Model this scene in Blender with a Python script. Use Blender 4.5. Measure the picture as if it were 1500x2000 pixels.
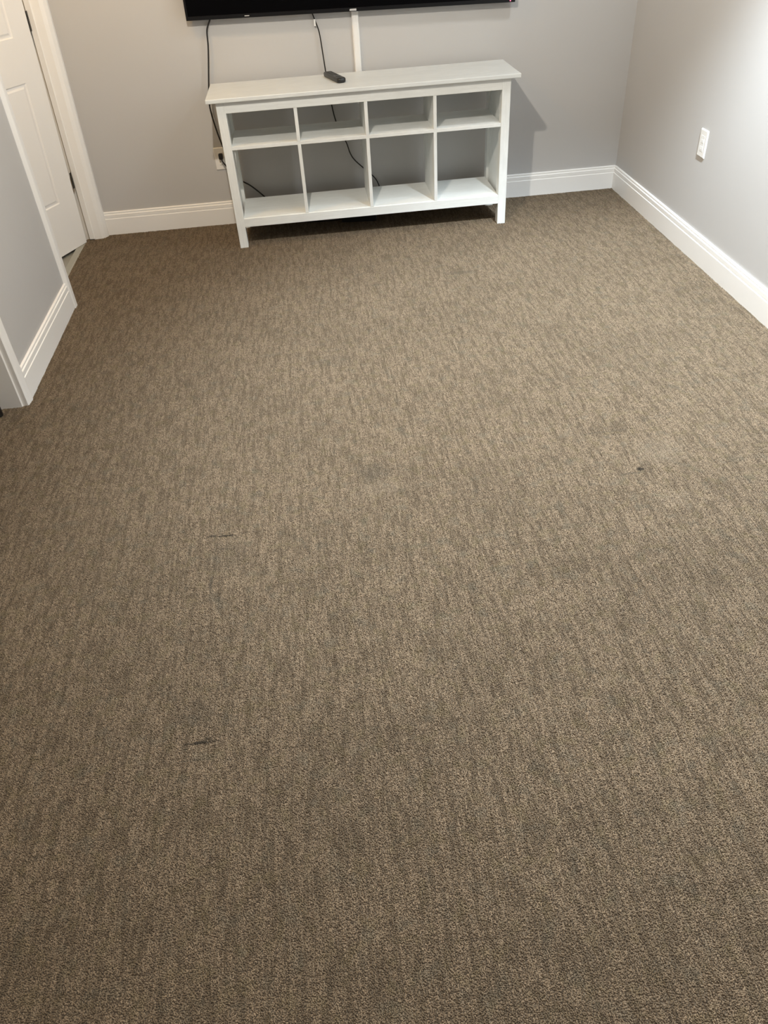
import bpy, bmesh, math, random
import numpy as np
from mathutils import Vector, Matrix, Euler

# ---------------------------------------------------------------- scene, camera, light
for o in list(bpy.data.objects):
    bpy.data.objects.remove(o)
S = bpy.context.scene
C = S.collection
random.seed(7)
rng = np.random.default_rng(11)
CM = 0.01                                        # everything below is written in centimetres

# camera solved from the photograph (1500 x 2000 frame, focal length 1488 px)
YAW, PITCH, ROLL, FPX = 0.0649, 0.6937, -0.0718, 1488.2
cam_d = bpy.data.cameras.new('camera')
cam = bpy.data.objects.new('camera', cam_d)
C.objects.link(cam)
fw = Vector((math.sin(YAW)*math.cos(PITCH), math.cos(YAW)*math.cos(PITCH), -math.sin(PITCH)))
rt = Vector((math.cos(YAW), -math.sin(YAW), 0)); up = rt.cross(fw)
r2 = rt*math.cos(ROLL) + up*math.sin(ROLL); u2 = up*math.cos(ROLL) - rt*math.sin(ROLL)
M = Matrix((r2, u2, -fw)).transposed().to_4x4()
M.translation = Vector((45.51, -421.33, 152.81))*CM
cam.matrix_world = M
cam_d.sensor_fit = 'VERTICAL'; cam_d.sensor_height = 36.0
cam_d.lens = FPX/2000*36.0
cam_d.clip_start = 0.02; cam_d.clip_end = 50
S.camera = cam

w = bpy.data.worlds.new('world'); S.world = w; w.use_nodes = True
w.node_tree.nodes['Background'].inputs[0].default_value = (0.9, 0.92, 1, 1)
w.node_tree.nodes['Background'].inputs[1].default_value = 0.0

S.view_settings.view_transform = 'Standard'
S.view_settings.look = 'None'
S.view_settings.gamma = 1.0
S.view_settings.use_curve_mapping = False
S.view_settings.exposure = 0.0
try:
    S.cycles.use_denoising = True
    S.cycles.max_bounces = 8
    S.cycles.diffuse_bounces = 6
    S.cycles.caustics_reflective = False
    S.cycles.caustics_refractive = False
except Exception:
    pass

def down_lamp(name, x, y, z, radius, power, col, cone=178, blend=0.05):
    d = bpy.data.lights.new(name, 'SPOT'); d.shadow_soft_size = radius*CM
    d.energy = power; d.color = col; d.spot_size = math.radians(cone); d.spot_blend = blend
    o = bpy.data.objects.new(name, d); C.objects.link(o)
    o.location = (x*CM, y*CM, z*CM)              # spot lamps point straight down
    return o
# recessed ceiling lamps (first placed from the console's and television's shadows), plus one added fill
down_lamp('ceiling_lamp_or_fill', 27, -205, 240.0, 3.0, 152, (1.0, 0.925, 0.81))
down_lamp('ceiling_lamp_or_fill', 184, -196, 240.0, 4.0, 780, (0.80, 0.915, 1.0), 101, 0.6)
down_lamp('ceiling_lamp_or_fill', 95, -410, 240.0, 5.0, 112, (1.0, 0.95, 0.87), 108, 0.5)  # added fill with no known source, brightens the near carpet
down_lamp('ceiling_lamp_or_fill', -56, -50, 240.0, 10.0, 37, (1.0, 0.57, 0.14))
down_lamp('ceiling_lamp_or_fill', 187, -56, 240.0, 12.0, 46, (0.82, 0.925, 1.0))

# ---------------------------------------------------------------- helpers
def link(o, parent=None):
    C.objects.link(o)
    if parent is not None:
        o.parent = parent
    return o
def obj(name, bm, mat, parent=None, smooth=False, loc=None):
    me = bpy.data.meshes.new(name)
    bmesh.ops.recalc_face_normals(bm, faces=bm.faces)
    bm.to_mesh(me); bm.free()
    if smooth:
        for p in me.polygons: p.use_smooth = True
        try: me.set_sharp_from_angle(angle=math.radians(40))
        except Exception: pass
    me.materials.append(mat)
    o = bpy.data.objects.new(name, me)
    if loc is not None: o.location = Vector(loc)*CM
    return link(o, parent)
def tag(o, label=None, cat=None, group=None, kind=None):
    if label: o['label'] = label
    if cat: o['category'] = cat
    if group: o['group'] = group
    if kind: o['kind'] = kind
    return o
def empty(name, loc=(0, 0, 0), rot=(0, 0, 0)):
    o = bpy.data.objects.new(name, None); o.empty_display_size = 0.05
    o.location = Vector(loc)*CM; o.rotation_euler = rot
    return link(o)
def box(bm, x0, x1, y0, y1, z0, z1, bev=0.0, seg=1, fn=None):
    vs = [bm.verts.new((x*CM, y*CM, z*CM)) for x in (x0, x1) for y in (y0, y1) for z in (z0, z1)]
    f = [(0, 1, 3, 2), (4, 6, 7, 5), (0, 4, 5, 1), (2, 3, 7, 6), (0, 2, 6, 4), (1, 5, 7, 3)]
    fs = [bm.faces.new([vs[i] for i in q]) for q in f]
    if bev:
        es = list({e for q in fs for e in q.edges})
        bmesh.ops.bevel(bm, geom=es, offset=bev*CM, segments=seg, profile=0.5, affect='EDGES')
    return bm
def boxobj(name, b, mat, parent=None, bev=0.0, seg=1):
    return obj(name, box(bmesh.new(), *b, bev=bev, seg=seg), mat, parent)
def prism(bm, prof, axis, a, b, m0=0.0, m1=0.0):
    """closed profile swept along x ('x': prof=(y,z)) , y ('y': prof=(x,z)) or z ('z': prof=(x,y))"""
    def P(t, p):
        if axis == 'x': return (t*CM, p[0]*CM, p[1]*CM)
        if axis == 'y': return (p[0]*CM, t*CM, p[1]*CM)
        return (p[0]*CM, p[1]*CM, t*CM)
    A = [bm.verts.new(P(a, p)) for p in prof]; B = [bm.verts.new(P(b, p)) for p in prof]
    n = len(prof)
    for i in range(n):
        j = (i+1) % n
        bm.faces.new((A[i], A[j], B[j], B[i]))
    bm.faces.new(A[::-1]); bm.faces.new(B)
    return bm
def smooth_path(pts, n=6):
    P = [Vector(p) for p in pts]; P = [2*P[0]-P[1]] + P + [2*P[-1]-P[-2]]
    out = []
    for i in range(1, len(P)-2):
        for k in range(n):
            t = k/n
            out.append(0.5*((2*P[i]) + (P[i+1]-P[i-1])*t + (2*P[i-1]-5*P[i]+4*P[i+1]-P[i+2])*t*t
                            + (3*P[i]-P[i-1]-3*P[i+1]+P[i+2])*t**3))
    out.append(P[-2]); return out
def tube(bm, pts, r, sides=8, n=6):
    path = smooth_path(pts, n); rings = []
    ref = Vector((0.3, 0.2, 1)).normalized()
    for i, p in enumerate(path):
        d = (path[min(i+1, len(path)-1)] - path[max(i-1, 0)]).normalized()
        if abs(d.dot(ref)) > 0.95: ref = Vector((1, 0.1, 0)).normalized()
        a = d.cross(ref).normalized(); b = d.cross(a)
        rings.append([bm.verts.new((p + (a*math.cos(2*math.pi*k/sides) + b*math.sin(2*math.pi*k/sides))*r)*CM)
                      for k in range(sides)])
    for A, B in zip(rings, rings[1:]):
        for k in range(sides):
            bm.faces.new((A[k], A[(k+1) % sides], B[(k+1) % sides], B[k]))
    bm.faces.new(rings[0][::-1]); bm.faces.new(rings[-1])
    return bm
def cyl(bm, c, axis, r, h, seg=20, r2=None):
    mat = Matrix.Translation(Vector(c)*CM)
    if axis == 'y': mat = mat @ Matrix.Rotation(math.pi/2, 4, 'X')
    if axis == 'x': mat = mat @ Matrix.Rotation(math.pi/2, 4, 'Y')
    bmesh.ops.create_cone(bm, cap_ends=True, segments=seg, radius1=r*CM, radius2=(r if r2 is None else r2)*CM,
                          depth=h*CM, matrix=mat)
    return bm

# ---------------------------------------------------------------- materials
class NT:
    def __init__(s, name):
        s.m = bpy.data.materials.new(name); s.m.use_nodes = True
        s.t = s.m.node_tree; s.b = s.t.nodes['Principled BSDF']
    def n(s, kind, **kw):
        nd = s.t.nodes.new(kind)
        for k, v in kw.items():
            if k.startswith('i_'): nd.inputs[k[2:].replace('_', ' ')].default_value = v
            else: setattr(nd, k, v)
        return nd
    def l(s, a, b): s.t.links.new(a, b)
    def math(s, op, a, b=None, c=None, clamp=False):
        nd = s.t.nodes.new('ShaderNodeMath'); nd.operation = op; nd.use_clamp = clamp
        for i, v in enumerate((a, b, c)):
            if v is None: continue
            if isinstance(v, (int, float)): nd.inputs[i].default_value = v
            else: s.l(v, nd.inputs[i])
        return nd.outputs[0]
    def mix(s, f, a, b, blend='MIX'):
        nd = s.t.nodes.new('ShaderNodeMix'); nd.data_type = 'RGBA'; nd.blend_type = blend
        for i, v in ((0, f), (6, a), (7, b)):
            if isinstance(v, (int, float)): nd.inputs[i].default_value = v
            elif isinstance(v, tuple): nd.inputs[i].default_value = (*v, 1) if len(v) == 3 else v
            else: s.l(v, nd.inputs[i])
        return nd.outputs[2]
    def noise(s, vec, scale, detail=2, rough=0.5):
        nd = s.n('ShaderNodeTexNoise'); nd.inputs['Scale'].default_value = scale
        nd.inputs['Detail'].default_value = detail; nd.inputs['Roughness'].default_value = rough
        if vec is not None: s.l(vec, nd.inputs['Vector'])
        return nd.outputs['Fac']
    def scaled(s, vec, sc):
        nd = s.n('ShaderNodeVectorMath', operation='MULTIPLY'); s.l(vec, nd.inputs[0]); nd.inputs[1].default_value = sc
        return nd.outputs[0]
    def ramp(s, v, lo, hi, a=0.0, b=1.0):
        nd = s.n('ShaderNodeMapRange', interpolation_type='SMOOTHSTEP')
        s.l(v, nd.inputs[0])
        for i, q in zip((1, 2, 3, 4), (lo, hi, a, b)): nd.inputs[i].default_value = q
        return nd.outputs[0]
    def pos(s): return s.n('ShaderNodeNewGeometry').outputs['Position']

def plain(name, col, rough=0.5, spec=0.5, metal=0.0, var=0.04, scale=18, bump=0.0, bscale=300):
    k = NT(name); P = k.pos()
    f = k.noise(P, scale, 3)
    a = tuple(min(1, c*(1-var)) for c in col); b = tuple(min(1, c*(1+var)) for c in col)
    k.l(k.mix(f, a, b), k.b.inputs['Base Color'])
    k.b.inputs['Roughness'].default_value = rough; k.b.inputs['Metallic'].default_value = metal
    k.b.inputs['Specular IOR Level'].default_value = spec
    if bump:
        bp = k.n('ShaderNodeBump'); bp.inputs['Strength'].default_value = bump; bp.inputs['Distance'].default_value = 0.0006
        k.l(k.noise(P, bscale, 3), bp.inputs['Height']); k.l(bp.outputs[0], k.b.inputs['Normal'])
    return k.m

M_WALL = plain('wall_paint', (0.505, 0.495, 0.485), 0.6, 0.35, var=0.012, scale=3, bump=0.18, bscale=420)
M_CEIL = plain('ceiling_paint', (0.78, 0.77, 0.75), 0.8, 0.2, var=0.01)
M_TRIM = plain('trim_paint', (0.85, 0.835, 0.81), 0.38, 0.45, var=0.012, scale=8)
M_DOOR = plain('door_paint', (0.85, 0.83, 0.80), 0.42, 0.45, var=0.015, scale=5, bump=0.08, bscale=120)
M_PLASTIC = plain('white_plastic', (0.82, 0.81, 0.79), 0.35, 0.5, var=0.01)
M_PLATE = plain('outlet_plastic', (0.80, 0.79, 0.76), 0.32, 0.5, var=0.01)
M_BLACK = plain('black_plastic', (0.012, 0.012, 0.012), 0.35, 0.5, var=0.1)
M_CORD = plain('black_rubber', (0.012, 0.010, 0.008), 0.45, 0.4, var=0.1)
M_BRONZE = plain('dark_bronze', (0.010, 0.008, 0.006), 0.5, 0.3)
M_BEZEL = plain('tv_bezel', (0.005, 0.005, 0.006), 0.35, 0.25, var=0.05)
M_SILVER = plain('silver_mark', (0.62, 0.62, 0.62), 0.35, 0.5, metal=0.2)
M_SLOT = plain('socket_slot', (0.06, 0.055, 0.05), 0.6, 0.2)
M_CHROME = plain('chrome', (0.75, 0.75, 0.76), 0.15, 0.5, metal=1.0)
M_REMOTE = plain('remote_body', (0.012, 0.012, 0.011), 0.3, 0.5, var=0.08)
M_BUTTON = plain('remote_button', (0.045, 0.045, 0.043), 0.45, 0.5)
M_SILL = plain('threshold_metal', (0.34, 0.33, 0.28), 0.45, 0.5, metal=0.2, var=0.08, scale=40)

def screen_mat():
    k = NT('tv_screen'); k.b.inputs['Base Color'].default_value = (0.002, 0.002, 0.0025, 1)
    k.b.inputs['Roughness'].default_value = 0.22
    k.b.inputs['Specular IOR Level'].default_value = 0.06
    return k.m
M_SCREEN = screen_mat()
def led_mat():
    k = NT('standby_light'); k.b.inputs['Base Color'].default_value = (0.6, 0.05, 0.08, 1)
    k.b.inputs['Emission Color'].default_value = (1, 0.15, 0.25, 1); k.b.inputs['Emission Strength'].default_value = 3.0
    return k.m
M_LED = led_mat()

def console_mat(name, tone, grain=(4, 40, 40)):
    """greyish white stain on pine: faint streaks along the board and worn patches"""
    k = NT(name); P = k.pos()
    streak = k.noise(k.scaled(P, grain), 3.0, 4, 0.6)
    patch = k.noise(k.scaled(P, (1.0, 2.2, 2.0)), 5.0, 3, 0.55)
    c = k.mix(k.ramp(streak, 0.3, 0.75), tuple(v*0.95 for v in tone), tuple(min(1, v*1.04) for v in tone))
    c = k.mix(k.ramp(patch, 0.42, 0.68, 0, 0.5), c, tuple(v*0.90 for v in tone))
    k.l(c, k.b.inputs['Base Color'])
    k.b.inputs['Roughness'].default_value = 0.42
    bp = k.n('ShaderNodeBump'); bp.inputs['Strength'].default_value = 0.10; bp.inputs['Distance'].default_value = 0.0006
    k.l(streak, bp.inputs['Height']); k.l(bp.outputs[0], k.b.inputs['Normal'])
    return k.m
M_CONS = console_mat('console_paint', (0.81, 0.822, 0.80))
M_CONS_V = console_mat('console_paint_upright', (0.81, 0.822, 0.80), (40, 40, 4))
M_CONS_TOP = console_mat('console_top_paint', (0.70, 0.72, 0.71))

def carpet_mat():
    """taupe loop yarn: each loop a little different, dashed darker and lighter runs along the rows, a few stains"""
    k = NT('carpet_yarn'); P = k.pos()
    vor = k.n('ShaderNodeTexVoronoi'); vor.inputs['Scale'].default_value = 300
    k.l(P, vor.inputs['Vector'])
    sep = k.n('ShaderNodeSeparateColor'); k.l(vor.outputs['Color'], sep.inputs[0])
    yarn = k.mix(sep.outputs[0], (0.075, 0.053, 0.033), (0.259, 0.192, 0.127))
    warp = k.n('ShaderNodeVectorMath', operation='ADD')
    k.l(P, warp.inputs[0])
    nz = k.n('ShaderNodeTexNoise'); nz.inputs['Scale'].default_value = 14; k.l(P, nz.inputs['Vector'])
    k.l(k.scaled(nz.outputs['Color'], (0.006, 0.006, 0)), warp.inputs[1])
    dash = k.noise(k.scaled(warp.outputs[0], (58, 8.0, 0)), 1.0, 3, 0.62)
    yarn = k.mix(k.ramp(dash, 0.45, 0.60, 0, 0.55), yarn, (0.080, 0.057, 0.034))
    dash2 = k.noise(k.scaled(warp.outputs[0], (150, 22, 5)), 1.0, 1, 0.5)
    yarn = k.mix(k.ramp(dash2, 0.54, 0.66, 0, 0.50), yarn, (0.221, 0.167, 0.110))
    hue = k.noise(P, 26, 1)
    yarn = k.mix(k.ramp(hue, 0.52, 0.70, 0, 0.30), yarn, (0.137, 0.107, 0.053))
    hue2 = k.noise(k.scaled(P, (1, 1, 3)), 21, 1)
    yarn = k.mix(k.ramp(hue2, 0.56, 0.72, 0, 0.25), yarn, (0.099, 0.094, 0.070))
    big = k.noise(P, 2.3, 3, 0.6)
    yarn = k.mix(k.ramp(big, 0.42, 0.70, 0, 0.16), yarn, (0.080, 0.058, 0.036))
    # stains and scuffs: (centre x, y, half width x, y, strength, colour)
    wob = k.n('ShaderNodeTexNoise'); wob.inputs['Scale'].default_value = 60; k.l(P, wob.inputs['Vector'])
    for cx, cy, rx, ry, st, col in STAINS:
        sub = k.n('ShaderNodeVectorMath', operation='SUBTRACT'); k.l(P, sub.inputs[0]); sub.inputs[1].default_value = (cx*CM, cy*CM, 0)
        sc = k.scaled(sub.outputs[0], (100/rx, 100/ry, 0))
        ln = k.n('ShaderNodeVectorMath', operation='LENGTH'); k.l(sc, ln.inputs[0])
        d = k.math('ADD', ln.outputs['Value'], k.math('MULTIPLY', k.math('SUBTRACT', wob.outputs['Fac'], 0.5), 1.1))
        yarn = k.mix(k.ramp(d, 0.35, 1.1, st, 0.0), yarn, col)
    k.l(yarn, k.b.inputs['Base Color'])
    k.b.inputs['Roughness'].default_value = 0.95
    k.b.inputs['Specular IOR Level'].default_value = 0.12
    k.b.inputs['Sheen Weight'].default_value = 0.12
    k.b.inputs['Sheen Roughness'].default_value = 0.5
    return k.m
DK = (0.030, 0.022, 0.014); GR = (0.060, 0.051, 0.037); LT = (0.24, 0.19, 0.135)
STAINS = [(7.6, -240.6, 5.2, 0.45, 1.0, DK), (4.0, -240.2, 2.0, 0.8, 0.8, DK), (7.0, -246.5, 1.1, 0.7, 0.55, DK), (16, -240.2, 5, 0.35, 0.4, DK),
          (8.5, -250, 9, 10, 0.20, GR), (4.8, -261, 0.6, 6, 0.55, GR), (6.0, -267, 2.4, 3.0, 0.38, GR),
          (5.5, -314.0, 4.4, 0.55, 1.0, DK), (7.5, -313.2, 1.4, 0.7, 0.6, DK), (13.0, -310.5, 0.9, 0.5, 0.6, DK), (4.0, -318.5, 5.0, 0.4, 0.45, GR), (4, -306, 7, 6, 0.22, GR),
          (142.5, -230.8, 1.4, 1.2, 1.0, DK), (139, -232.5, 6, 0.6, 0.45, GR),
          (137, -208, 16, 0.5, 0.35, GR), (118, -229, 9, 0.5, 0.30, GR),
          (56.5, -216.5, 7, 6.5, 0.35, GR), (47, -137, 11, 7, 0.20, GR), (116, -60, 9, 2.5, 0.35, GR),
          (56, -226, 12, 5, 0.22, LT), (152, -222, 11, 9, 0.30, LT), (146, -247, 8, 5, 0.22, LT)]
M_CARPET = carpet_mat()

def base_mat():
    k = NT('carpet_backing'); P = k.pos()
    k.l(k.mix(k.noise(P, 300, 2), (0.115, 0.090, 0.064), (0.205, 0.165, 0.122)), k.b.inputs['Base Color'])
    k.b.inputs['Roughness'].default_value = 1.0; k.b.inputs['Specular IOR Level'].default_value = 0.0
    return k.m
M_BACK = base_mat()
M_TILE = plain('hall_tile', (0.26, 0.25, 0.21), 0.4, 0.5, var=0.12, scale=9)

# ---------------------------------------------------------------- room shell
XL, XR, YB, YF, ZC = -75.6, 229.7, 45.0, -700.0, 244.0
HX = -205.0                                      # far side of the hallway beyond the left wall
def struct(o): o['kind'] = 'structure'; return o
struct(boxobj('floor', (-86.3, XR+10, YF-10, YB+10, -8, -0.48), M_BACK))
struct(boxobj('floor_hall', (HX-10, -86.3, YF-10, YB+10, -8, -1.3), M_TILE))
struct(boxobj('ceiling', (HX-10, XR+10, YF-10, YB+10, ZC, ZC+10), M_CEIL))
struct(boxobj('wall_back', (HX-10, XR+10, YB, YB+10, -1.3, ZC), M_WALL))
struct(boxobj('wall_right', (XR, XR+10, YF, YB, -0.48, ZC), M_WALL))
struct(boxobj('wall_front', (HX-10, XR+10, YF-10, YF, -1.3, ZC), M_WALL))
struct(boxobj('wall_hall', (HX-10, HX, YF, YB, -1.3, ZC), M_WALL))
# left wall with two doorways
LW0, LW1 = -85.0, XL
D1A, D1B = -56.5, 38.6                           # far doorway (with the door)
D2A, D2B = -238.0, -146.0                        # near doorway
bm = bmesh.new()
box(bm, LW0, LW1, D2B, D1A, -1.2, ZC)
box(bm, LW0, LW1, YF, D2A, -1.2, ZC)
box(bm, LW0, LW1, D1A, YB, 206, ZC)
box(bm, LW0, LW1, D2A, D2B, 206, ZC)
struct(obj('wall_left', bm, M_WALL))

BB = [(0, -0.5), (1.45, -0.5), (1.45, 8.75), (1.38, 8.95), (1.08, 9.05), (1.08, 9.3), (1.22, 9.5), (1.2, 11.1),
      (1.0, 11.35), (0.72, 11.45), (0.72, 11.75), (0.86, 11.95), (0.8, 12.4), (0.5, 12.7), (0, 12.7)]
struct(obj('baseboard_back', prism(bmesh.new(), [(YB-d, z) for d, z in BB], 'x', -74.6, XR), M_TRIM))
struct(obj('baseboard_right', prism(bmesh.new(), [(XR-d, z) for d, z in BB], 'y', YF+1.4, YB), M_TRIM))
bm = prism(bmesh.new(), [(XL+d, z) for d, z in BB], 'y', -141.8, -57.3)
prism(bm, [(XL+d, z) for d, z in BB], 'y', YF, -244.0)
struct(obj('baseboard_left', bm, M_TRIM))
struct(obj('baseboard_front', prism(bmesh.new(), [(YF+d, z) for d, z in BB], 'x', XL, XR), M_TRIM))

# trim_1: far door frame against the back wall (jamb face, stop and rounded casing), a little out of plumb
LEAN = 0.021
LEAN_D = 0.036
def lean(o, k=LEAN):
    for v in o.data.vertices: v.co.x += k*v.co.z
    return o
bm = bmesh.new()
prism(bm, [(-74.7, YB), (-74.1, 43.6), (-74.3, 42.0), (-75.6, 40.0), (-77.4, 38.9), (-81.0, 38.6), (-81.1, 38.6), (-84.3, 38.6), (-84.3, 40.0), (-90.0, 40.0), (-90.0, YB)], 'z', -0.5, 206)
prism(bm, [(-81.4, 38.7), (-81.2, 37.9), (-81.5, 37.6), (-84.1, 37.6), (-84.3, 37.9), (-84.3, 38.7)], 'z', 0.6, 206)
struct(lean(obj('trim_1', bm, M_TRIM)))
# trim_2: narrow casing round the end of the stub wall
bm = bmesh.new()
prism(bm, [(LW0-1.2, -57.4), (XL, -57.4), (XL+0.3, -57.4), (XL+1.7, -56.9), (XL+1.9, -56.2), (XL+1.9, -53.4), (XL+1.6, -53.0), (LW0-1.2, -53.0)], 'z', -0.4, 206)
struct(obj('trim_2', bm, M_TRIM))
# trim_3: casing and jamb of the near doorway
bm = bmesh.new()
prism(bm, [(XL, -141.8), (XL+1.2, -141.8), (XL+1.7, -142.2), (XL+1.9, -143.2), (XL+1.55, -146.2), (XL+1.3, -147.0), (XL+1.1, -147.4), (XL, -147.4)], 'z', -0.4, 206)
prism(bm, [(XL+0.3, -146.0), (XL+0.3, -147.35), (XL-0.75, -147.45), (XL-1.0, -148.2), (LW0-6, -148.2), (LW0-6, -146.0)], 'z', -0.4, 206)
struct(obj('trim_3', bm, M_TRIM))
# trim_4: head casings over the two doorways ; trim_5: threshold strip under the door
bm = bmesh.new()
box(bm, XL, XL+1.8, -57.4, 45, 204, 210, 0.3); box(bm, XL, XL+1.8, -244, -141.8, 204, 210, 0.3)
box(bm, XL, XL+1.8, -244, -238, -0.4, 204, 0.3)
struct(obj('trim_4', bm, M_TRIM))
bm = bmesh.new()
prism(bm, [(-86.1, -1.25), (-86.1, -0.1), (-86.9, 0.12), (-89.8, 0.12), (-90.5, -0.5), (-90.5, -1.25)], 'y', -53, 37.2)
struct(obj('trim_5', bm, M_SILL))

# door_1: six-panel leaf, hinged on the far frame and standing open into the hallway
AX, AY = -85.4, 34.1
ANG = math.radians(-116.0)
du = Vector((math.cos(ANG), math.sin(ANG), 0)); dn = Vector((-du.y, du.x, 0))
if dn.x < 0: dn = -dn                            # towards the room
def DP(u, z, d=0.0):                             # door coordinates: along, up, out of the face (cm)
    p = Vector((AX, AY, 0)) + du*u + dn*d
    return Vector((p.x + LEAN_D*(z+0.1), p.y, z))*CM
bm = bmesh.new()
DW, DH, DT = 84.0, 203.0, 3.5
PU = [(12.6, 37.6), (46.4, 71.4)]; PZ = [(26.0, 84.2), (103.2, 164.0), (174.5, 193.0)]
us = [0, *[v for p in PU for v in p], DW]; zs = [0.3, *[v for p in PZ for v in p], DH]
for i in range(len(us)-1):
    for j in range(len(zs)-1):
        hole = i in (1, 3) and j in (1, 3, 5)
        for d in (0.0, -DT):
            if hole and d == 0.0: continue
            bm.faces.new([bm.verts.new(DP(u, z, d)) for u, z in ((us[i], zs[j]), (us[i+1], zs[j]), (us[i+1], zs[j+1]), (us[i], zs[j+1]))])
for (u0, z0, u1, z1) in ((0, .3, DW, .3), (DW, .3, DW, DH), (DW, DH, 0, DH), (0, DH, 0, .3)):
    bm.faces.new([bm.verts.new(DP(u, z, d)) for u, z, d in ((u0, z0, 0), (u1, z1, 0), (u1, z1, -DT), (u0, z0, -DT))])
bmesh.ops.remove_doubles(bm, verts=bm.verts, dist=1e-5)
door = struct(obj('door_1', bm, M_DOOR))
for (u0, u1) in PU:
    for (z0, z1) in PZ:
        bm = bmesh.new(); prev = None
        for ins, d in ((0, 0), (0.45, -0.38), (0.9, -0.42), (1.5, -0.34), (2.3, -0.06)):
            ring = [bm.verts.new(DP(u, z, d)) for u, z in ((u0+ins, z0+ins), (u1-ins, z0+ins), (u1-ins, z1-ins), (u0+ins, z1-ins))]
            if prev:
                for q in range(4): bm.faces.new((prev[q], prev[(q+1) % 4], ring[(q+1) % 4], ring[q]))
            prev = ring
        bm.faces.new(prev)
        obj('panel', bm, M_DOOR, door)
for z0, z1 in ((29.6, 37.8), (104.0, 112.4), (180, 188.4)):
    bm = bmesh.new()
    box(bm, -84.75, -84.6, 35.0, 37.5, z0, z1)
    cyl(bm, (-84.72, 35.0, (z0+z1)/2), 'z', 0.2, z1-z0, 12)
    tag(lean(obj('hinge', bm, M_BRONZE, door), 0.030), 'dark metal hinge')

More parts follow.
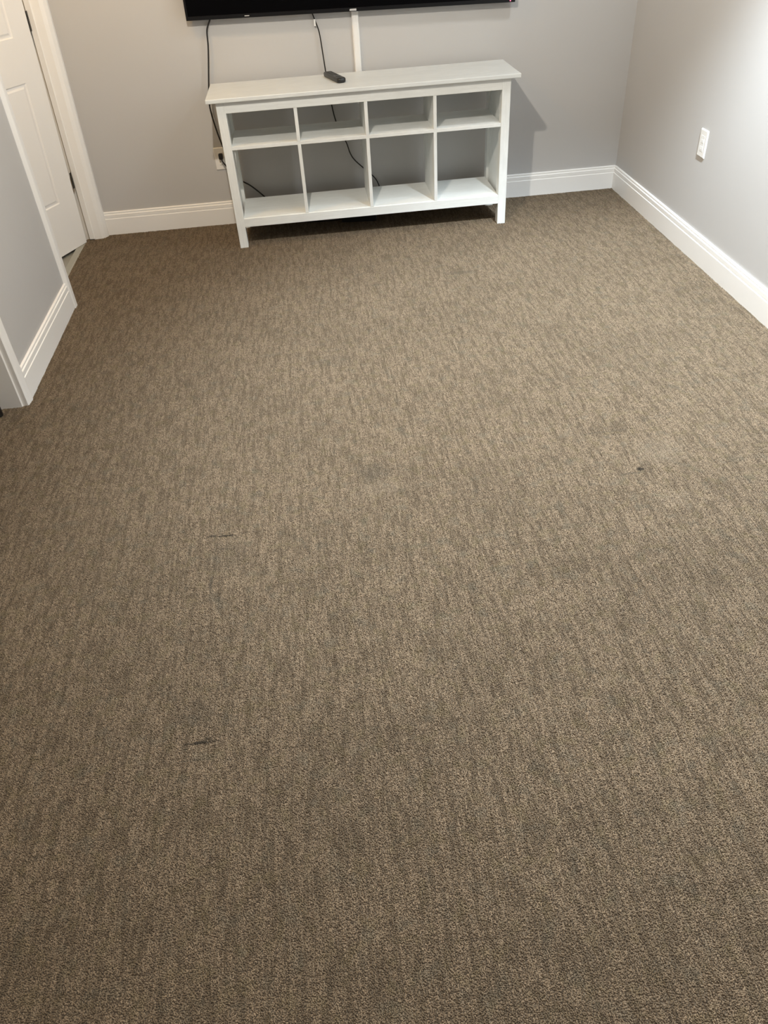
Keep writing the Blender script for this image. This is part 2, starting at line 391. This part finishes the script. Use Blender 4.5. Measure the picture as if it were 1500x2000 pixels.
# ---------------------------------------------------------------- carpet pile
def carpet():
    NV, SX, SY, NX, NY = 10, 0.29, 0.245, 54, 62
    ptx, pty = SX*NX, SY*NY                      # patch size in cm
    K = 6
    ang = np.arange(K)*2*np.pi/K
    rings = [(0.148, -0.62), (0.166, -0.20), (0.118, -0.05)]
    tv = np.array([(r*np.cos(a)*1.0, r*np.sin(a)*1.05, z) for r, z in rings for a in ang] + [(0, 0, 0.0)])
    tf = []
    for r in range(2):
        for k in range(K):
            a, b, c, d = r*K+k, r*K+(k+1) % K, (r+1)*K+(k+1) % K, (r+1)*K+k
            tf += [(a, b, c), (a, c, d)]
    for k in range(K): tf.append((2*K+k, 2*K+(k+1) % K, 3*K))
    tf = np.array(tf); nt = NX*NY; nv1 = len(tv)
    V, F, VA = [], [], []
    for v in range(NV):
        gx, gy = np.meshgrid((np.arange(NX)+0.5)*SX-ptx/2, (np.arange(NY)+0.5)*SY-pty/2, indexing='ij')
        h = np.zeros((NX, NY))
        for i in range(NX):                      # runs of higher and lower loops along each row
            j = 0
            while j < NY:
                n = int(rng.integers(7, 36)); h[i, j:j+n] = rng.choice([0.0, -0.04, -0.11, -0.17], p=[.42, .22, .2, .16]); j += n
        h += rng.normal(0, 0.035, h.shape)
        px = gx + rng.normal(0, 0.042, gx.shape); py = gy + rng.normal(0, 0.045, gy.shape)
        sc = rng.uniform(0.80, 1.15, gx.shape); th = rng.uniform(0, 2*np.pi, gx.shape)
        lx = rng.normal(0, 0.09, gx.shape); ly = rng.normal(-0.02, 0.09, gx.shape)   # loops lean this way and that
        st = rng.uniform(0.75, 1.25, gx.shape)
        c, s = np.cos(th).ravel(), np.sin(th).ravel()
        bx = tv[None, :, 0]*sc.ravel()[:, None]*st.ravel()[:, None]; by = tv[None, :, 1]*sc.ravel()[:, None]
        bz = tv[None, :, 2] + h.ravel()[:, None]
        hz = tv[None, :, 2] + 0.62
        X = bx*c[:, None] - by*s[:, None] + px.ravel()[:, None] + hz*lx.ravel()[:, None]*1.6
        Y = bx*s[:, None] + by*c[:, None] + py.ravel()[:, None] + hz*ly.ravel()[:, None]*1.6
        P = np.stack([X, Y, bz], -1).reshape(-1, 3)
        F.append((tf[None] + (np.arange(nt)*nv1)[:, None, None]).reshape(-1, 3) + v*nt*nv1)
        V.append(P); VA.append(np.full(len(P), v))
    V = np.concatenate(V)*CM; F = np.concatenate(F); VA = np.concatenate(VA)
    me = bpy.data.meshes.new('carpet_pile')
    me.vertices.add(len(V)); me.vertices.foreach_set('co', V.astype(np.float32).ravel())
    me.loops.add(F.size); me.loops.foreach_set('vertex_index', F.astype(np.int32).ravel())
    me.polygons.add(len(F)); me.polygons.foreach_set('loop_start', (np.arange(len(F))*3).astype(np.int32))
    me.polygons.foreach_set('use_smooth', np.ones(len(F), dtype=bool))
    me.update(calc_edges=True)
    at = me.attributes.new('variant', 'INT', 'POINT'); at.data.foreach_set('value', VA.astype(np.int32))
    me.materials.append(M_CARPET)
    o = link(bpy.data.objects.new('carpet_pile', me))
    g = bpy.data.node_groups.new('carpet_rows', 'GeometryNodeTree')
    g.interface.new_socket('Geometry', in_out='INPUT', socket_type='NodeSocketGeometry')
    g.interface.new_socket('Geometry', in_out='OUTPUT', socket_type='NodeSocketGeometry')
    N = g.nodes.new; L = g.links.new
    gi, go = N('NodeGroupInput'), N('NodeGroupOutput')
    va = N('GeometryNodeInputNamedAttribute'); va.data_type = 'INT'; va.inputs['Name'].default_value = 'variant'
    gti = N('GeometryNodeJoinGeometry')
    for v in range(NV):
        cmp = N('FunctionNodeCompare'); cmp.data_type = 'INT'; cmp.operation = 'EQUAL'
        ia = [s for s in cmp.inputs if s.enabled and s.type == 'INT']
        L(va.outputs['Attribute'], ia[0]); ia[1].default_value = v
        sepg = N('GeometryNodeSeparateGeometry'); sepg.domain = 'POINT'
        L(gi.outputs[0], sepg.inputs['Geometry']); L(cmp.outputs[0], sepg.inputs['Selection'])
        g2i = N('GeometryNodeGeometryToInstance'); L(sepg.outputs[0], g2i.inputs[0]); L(g2i.outputs[0], gti.inputs[0])
    x0, x1, y0, y1 = -86.2, XR, YF, YB
    nx, ny = math.ceil((x1-x0)/ptx), math.ceil((y1-y0)/pty)
    fx, fy = (x1-x0)/(nx*ptx), (y1-y0)/(ny*pty)
    grid = N('GeometryNodeMeshGrid')
    grid.inputs['Size X'].default_value = (nx-1)*ptx*fx*CM; grid.inputs['Size Y'].default_value = (ny-1)*pty*fy*CM
    grid.inputs['Vertices X'].default_value = nx; grid.inputs['Vertices Y'].default_value = ny
    tr = N('GeometryNodeTransform'); L(grid.outputs[0], tr.inputs[0])
    tr.inputs['Translation'].default_value = ((x0+x1)/2*CM, (y0+y1)/2*CM, 0)
    iop = N('GeometryNodeInstanceOnPoints'); L(tr.outputs[0], iop.inputs['Points']); L(gti.outputs[0], iop.inputs['Instance'])
    iop.inputs['Pick Instance'].default_value = True
    rv = N('FunctionNodeRandomValue'); rv.data_type = 'INT'
    ints = [s for s in rv.inputs if s.enabled and s.type == 'INT']
    ints[0].default_value = 0; ints[1].default_value = NV-1
    L([s for s in rv.outputs if s.enabled][0], iop.inputs['Instance Index'])
    rb = N('FunctionNodeRandomValue'); rb.data_type = 'INT'
    ints = [s for s in rb.inputs if s.enabled and s.type == 'INT']
    ints[0].default_value = 0; ints[1].default_value = 1
    [s for s in rb.inputs if s.name == 'Seed'][0].default_value = 5
    mu = N('ShaderNodeMath'); mu.operation = 'MULTIPLY'; mu.inputs[1].default_value = math.pi
    L([s for s in rb.outputs if s.enabled][0], mu.inputs[0])
    cv = N('ShaderNodeCombineXYZ'); L(mu.outputs[0], cv.inputs[2])
    L(cv.outputs[0], iop.inputs['Rotation'])
    iop.inputs['Scale'].default_value = (fx, fy, 1)
    L(iop.outputs[0], go.inputs[0])
    md = o.modifiers.new('rows', 'NODES'); md.node_group = g
    return tag(o, 'taupe brown ribbed loop pile carpet covering the whole floor', 'carpet', kind='stuff')
carpet()

# ---------------------------------------------------------------- console table
W, D, H = 157.0, 40.0, 74.0
con = tag(empty('console_table'), 'white wooden console table with eight open cubbies under the television', 'console table')
TT = 1.9
OHX, OHY, LW, LD = 4.45, 2.3, 4.4, 5.0
bm = box(bmesh.new(), 0, W, 0, D, H-TT, H, 0.25, 2)
obj('tabletop', bm, M_CONS_TOP, con)
BK = 38.6                                        # back of the carcass
for x0 in (OHX, W-OHX-LW):
    for y0, y1 in ((OHY, OHY+LD), (BK-LD, BK)):
        obj('leg', box(bmesh.new(), x0, x0+LW, y0, y1, -0.25, H-TT, 0.12), M_CONS_V, con)
XA, XB = OHX+LW, W-OHX-LW
obj('apron', box(bmesh.new(), XA, XB, OHY+0.05, OHY+2.05, 66.93, H-TT, 0.08), M_CONS, con)
obj('bottom_rail', box(bmesh.new(), XA, XB, OHY+0.05, OHY+2.05, 10.9, 15.3, 0.08), M_CONS, con)
obj('bottom_shelf', box(bmesh.new(), XA, XB, OHY+0.6, 36.8, 13.6, 15.48, 0.06), M_CONS, con)
obj('back_rail', box(bmesh.new(), XA, XB, BK-2.2, BK-0.2, 66.5, H-TT, 0.08), M_CONS, con)
obj('middle_shelf', box(bmesh.new(), XA, XB, OHY+0.25, 36.8, 49.77, 51.45, 0.06), M_CONS, con)
for x0 in (OHX+1.2, W-OHX-LW+1.2):               # side panels between the legs
    obj('side_panel', box(bmesh.new(), x0, x0+1.6, OHY+LD, BK-LD, 12.0, H-TT), M_CONS_V, con)
for fx in (0.2750, 0.5003, 0.7242):
    x0 = fx*W-0.84
    bm = bmesh.new()
    box(bm, x0, x0+1.68, OHY+0.15, 36.6, 51.45, H-TT-2, 0.05)
    box(bm, x0, x0+1.68, OHY+0.15, 36.6, 15.48, 49.77, 0.05)
    obj('divider', bm, M_CONS_V, con)

# ---------------------------------------------------------------- television
TVW, TVH = 168.2, 96.0
tv = tag(empty('television', (78.0, 39.4, 101.05), (0, math.radians(1.06), 0)),
         'black flat screen television hanging on the back wall above the console', 'television')
hw = TVW/2
bm = bmesh.new()                                 # slim frame round the screen
box(bm, -hw, hw, 0, 2.4, 0, 1.7, 0.12); box(bm, -hw, hw, 0, 2.4, TVH-1.0, TVH, 0.12)
box(bm, -hw, -hw+1.0, 0, 2.4, 1.6, TVH-0.9, 0.12); box(bm, hw-1.0, hw, 0, 2.4, 1.6, TVH-0.9, 0.12)
obj('bezel', bm, M_BEZEL, tv)
obj('screen', box(bmesh.new(), -hw+0.9, hw-0.9, 0.35, 1.6, 1.6, TVH-0.9), M_SCREEN, tv)
obj('back_housing', box(bmesh.new(), -hw+1.2, hw-1.2, 1.6, 3.6, 1.2, TVH-1.2, 0.4), M_BLACK, tv)
obj('wall_mount', box(bmesh.new(), -30, 30, 3.6, 5.6, 30, 70, 0.2), M_BLACK, tv)
bm = bmesh.new()
prism(bm, [(-1.75, 0.35), (-1.6, 1.15), (1.75, 1.2), (1.7, 0.3)], 'y', -0.12, 0.1)
tag(obj('badge', bm, M_SILVER, tv), 'small silver badge at the middle of the lower bezel')
tag(obj('standby_light', cyl(bmesh.new(), (hw-2.6, -0.02, 0.75), 'y', 0.28, 0.14, 12), M_LED, tv), 'glowing red standby light')
bm = bmesh.new(); box(bm, -hw+29.2, -hw+31.6, -0.03, 0.1, 0.6, 1.0, 0.05)
obj('bezel_glint', bm, M_SILVER, tv)  # painted reflection: silver bar imitating a small highlight on the bezel

# ---------------------------------------------------------------- wall fittings
# cord cover running down from the television behind the console
bm = bmesh.new()
prism(bm, [(77.3, YB), (77.3, YB-1.0), (77.7, YB-1.5), (78.4, YB-1.65), (79.9, YB-1.65), (80.6, YB-1.5), (81.0, YB-1.0), (81.0, YB)], 'z', 58, 103)
tag(obj('cord_cover', bm, M_PLASTIC), 'white plastic cord cover strip on the wall between television and console', 'cord cover')

def outlet(name, label, loc, rot, decora):
    e = tag(empty(name, loc, rot), label, 'outlet')       # local: x across, z up, -y out of the wall
    bm = bmesh.new(); prev = None
    for ins, d in ((0, 0), (0, -0.25), (0.35, -0.6)):
        ring = [bm.verts.new((x*CM, d*CM, z*CM)) for x, z in ((-3.55+ins, -5.85+ins), (3.55-ins, -5.85+ins), (3.55-ins, 5.85-ins), (-3.55+ins, 5.85-ins))]
        if prev:
            for q in range(4): bm.faces.new((prev[q], prev[(q+1) % 4], ring[(q+1) % 4], ring[q]))
        else: bm.faces.new(ring)
        prev = ring
    bm.faces.new(prev)
    obj('cover_plate', bm, M_PLATE, e)
    if decora:
        obj('insert', box(bmesh.new(), -1.65, 1.65, -0.66, -0.5, -3.35, 3.35, 0.05), M_PLATE, e)
        cz = (0.9, -2.0)
    else:
        cz = (1.95, -1.95)
    for z in cz:
        s = obj('socket', box(bmesh.new(), -1.45, 1.45, -0.86 if not decora else -0.70, -0.5, z-(1.35 if not decora else .9), z+(1.35 if not decora else .9), 0.18, 2), M_PLATE, e)
        bm = bmesh.new()
        k = 1.0 if not decora else 0.55
        f = -0.90 if not decora else -0.73
        box(bm, -0.75*k, -0.58*k, f, f+0.1, z-0.1*k, z+0.75*k); box(bm, 0.58*k, 0.75*k, f, f+0.1, z-0.05*k, z+0.65*k)
        cyl(bm, (0, f+0.05, z-0.75*k), 'y', 0.24*k, 0.1, 10)
        obj('socket_slot', bm, M_SLOT if not decora else M_PLASTIC, s)
    obj('screw', cyl(bmesh.new(), (0, -0.63 if not decora else -0.68, 0 if not decora else 0.75), 'y', 0.3, 0.14, 12), M_PLATE if not decora else M_SILVER, e)
    return e
outlet('wall_outlet', 'cream duplex outlet behind the left leg of the console with a black plug in it', (-1.7, YB, 35.9), (0, 0, 0), False)
outlet('wall_outlet', 'white outlet plate alone on the bright right wall', (XR, -58.0, 49.65), (0, 0, math.radians(-90)), True)

# ---------------------------------------------------------------- cords, plug, power strip, remote
def cord(name, label, pts, r=0.42, cat='cord', parent=None):
    o = obj(name, tube(bmesh.new(), pts, r), M_CORD, parent, smooth=True)
    if label: tag(o, label, cat)
    return o
pc = cord('power_cord', None,
     [(6.2, 43.9, 104), (5.0, 43.7, 101.5), (2.9, 43.5, 97.6), (2.2, 42.9, 91), (1.0, 43, 84.1), (-1.0, 43, 73.6), (-2.3, 42.8, 66),
      (-2.5, 42.6, 61), (-1.2, 42.2, 51), (0.9, 41.6, 42), (3.5, 41.5, 33), (5.6, 42, 27), (8, 42.6, 23.6), (12, 42.4, 21.0), (15.9, 42.1, 17.6), (20, 41.8, 13.5),
      (27, 41, 7), (38, 38.5, 1.4), (48, 35, 0.9), (58, 32, 1.2), (61.2, 31.6, 2.2)], 0.40, parent=tv)
pc.matrix_parent_inverse = tv.matrix_basis.inverted()
pc['label'] = 'black cord hanging from its left end past the console corner'
cord('signal_cable', 'thin black cord hanging from the television behind the remote control',
     [(56.8, 43.9, 104), (57.4, 43.8, 101), (58.4, 43.6, 98), (60, 43.5, 92.5), (60.8, 43.2, 83), (61.5, 43.2, 74), (62.3, 43, 66), (63.1, 42.8, 58.2),
      (65.0, 42.8, 49.0), (69.4, 42.8, 39.0), (71, 42.8, 33.5), (73.2, 42.6, 29.6), (77.6, 42.4, 25.2), (83, 42.2, 20.2), (85.4, 42, 17), (86.7, 41.8, 13.1), (86.8, 41, 8), (85, 38, 3), (83.6, 33, 1.8), (82.4, 31, 2.0)], 0.33)
tg = obj('cord_tag', box(bmesh.new(), 57.7, 58.6, 43.0, 44.0, 95.6, 98.6, 0.1), M_PLASTIC, bpy.data.objects['signal_cable'])
tag(tg, 'small white tag on the cord')
pl = tag(empty('power_plug', (0, 0, 0)), 'black plug in the outlet behind the left console leg', 'plug')
bm = box(bmesh.new(), -2.7, -0.4, YB-3.6, YB-0.9, 36.0, 39.0, 0.5, 2)
obj('plug_body', bm, M_CORD, pl, smooth=True)
o = obj('lead', tube(bmesh.new(), [(-1.5, 42.2, 36.6), (-0.6, 41.6, 34.5), (1.6, 41.4, 31), (4.6, 41.8, 24), (6.6, 42, 14), (9, 41, 5), (18, 38, 0.8), (40, 33, 0.7), (58, 30, 0.9), (62.4, 29, 2.0)], 0.38), M_CORD, pl, smooth=True)

ps = tag(empty('power_strip', (72.2, 29.0, 0)), 'black power strip lying on the carpet under the middle of the console', 'power strip')
ps.rotation_euler = (0, 0, math.radians(-8))
obj('strip_body', box(bmesh.new(), -9.6, 10.5, -2.7, 2.7, -0.2, 3.9, 0.5, 2), M_BLACK, ps)
for k in range(5):
    bm = bmesh.new(); x = -7.6+3.6*k
    box(bm, x-1.3, x+1.3, -1.4, 1.4, 3.8, 4.05, 0.1)
    obj('socket', bm, M_SLOT, ps)
bm = box(bmesh.new(), 8.3, 9.7, -0.9, 0.9, 3.8, 4.4, 0.15)
obj('switch', bm, M_SLOT, ps)

# remote control on the console top, pointing at the viewer
rc = tag(empty('remote_control', (65.1, 24.0, H), (0, 0, math.radians(-73.5))), 'black remote control lying on the white console top', 'remote control')
bm = bmesh.new()
L2, W2 = 11.2, 2.35
prof = []
def rr(L, Wd, n=6, r=1.5):
    out = []
    for cx, cy, a0 in ((L-r, Wd-r, 0), (-L+r*0.7, Wd-r*0.7, 90), (-L+r*0.7, -Wd+r*0.7, 180), (L-r, -Wd+r, 270)):
        q = r if cx > 0 else r*0.7
        for k in range(n+1):
            a = math.radians(a0+90*k/n); out.append((cx+q*math.cos(a), cy+q*math.sin(a)))
    return out
prev = None
for ins, z in ((0.5, 0.0), (0.12, 0.3), (0, 0.9), (0.0, 1.7), (0.25, 2.15), (0.6, 2.3)):
    ring = [bm.verts.new((x*(1-ins/L2)*CM, y*(1-ins/W2)*CM, z*CM)) for x, y in rr(L2, W2)]
    if prev:
        for q in range(len(ring)): bm.faces.new((prev[q], prev[(q+1) % len(ring)], ring[(q+1) % len(ring)], ring[q]))
    else: bm.faces.new(ring[::-1])
    prev = ring
bm.faces.new(prev)
obj('remote_body', bm, M_REMOTE, rc, smooth=True)
for i in range(6):
    for j in (-1, 0, 1):
        obj('button', box(bmesh.new(), -8.6+1.9*i, -7.5+1.9*i, j*1.15-0.38, j*1.15+0.38, 2.25, 2.46, 0.1), M_BUTTON, rc)
obj('button', cyl(bmesh.new(), (5.4, 0, 2.35), 'z', 1.35, 0.25, 20), M_BUTTON, rc)

# small black doorstop by the near doorway, at the left edge of the photograph
dsb = tag(empty('doorstop', (-85.3, -153.0, -0.2)), 'small round black doorstop on the floor in the near doorway', 'doorstop')
bm = cyl(bmesh.new(), (0, 0, 1.6), 'z', 2.5, 3.2, 24)
obj('base', bm, M_CORD, dsb, smooth=True)
obj('cap', cyl(bmesh.new(), (0, 0, 3.5), 'z', 1.5, 0.6, 20, 1.2), M_CHROME, dsb, smooth=True)
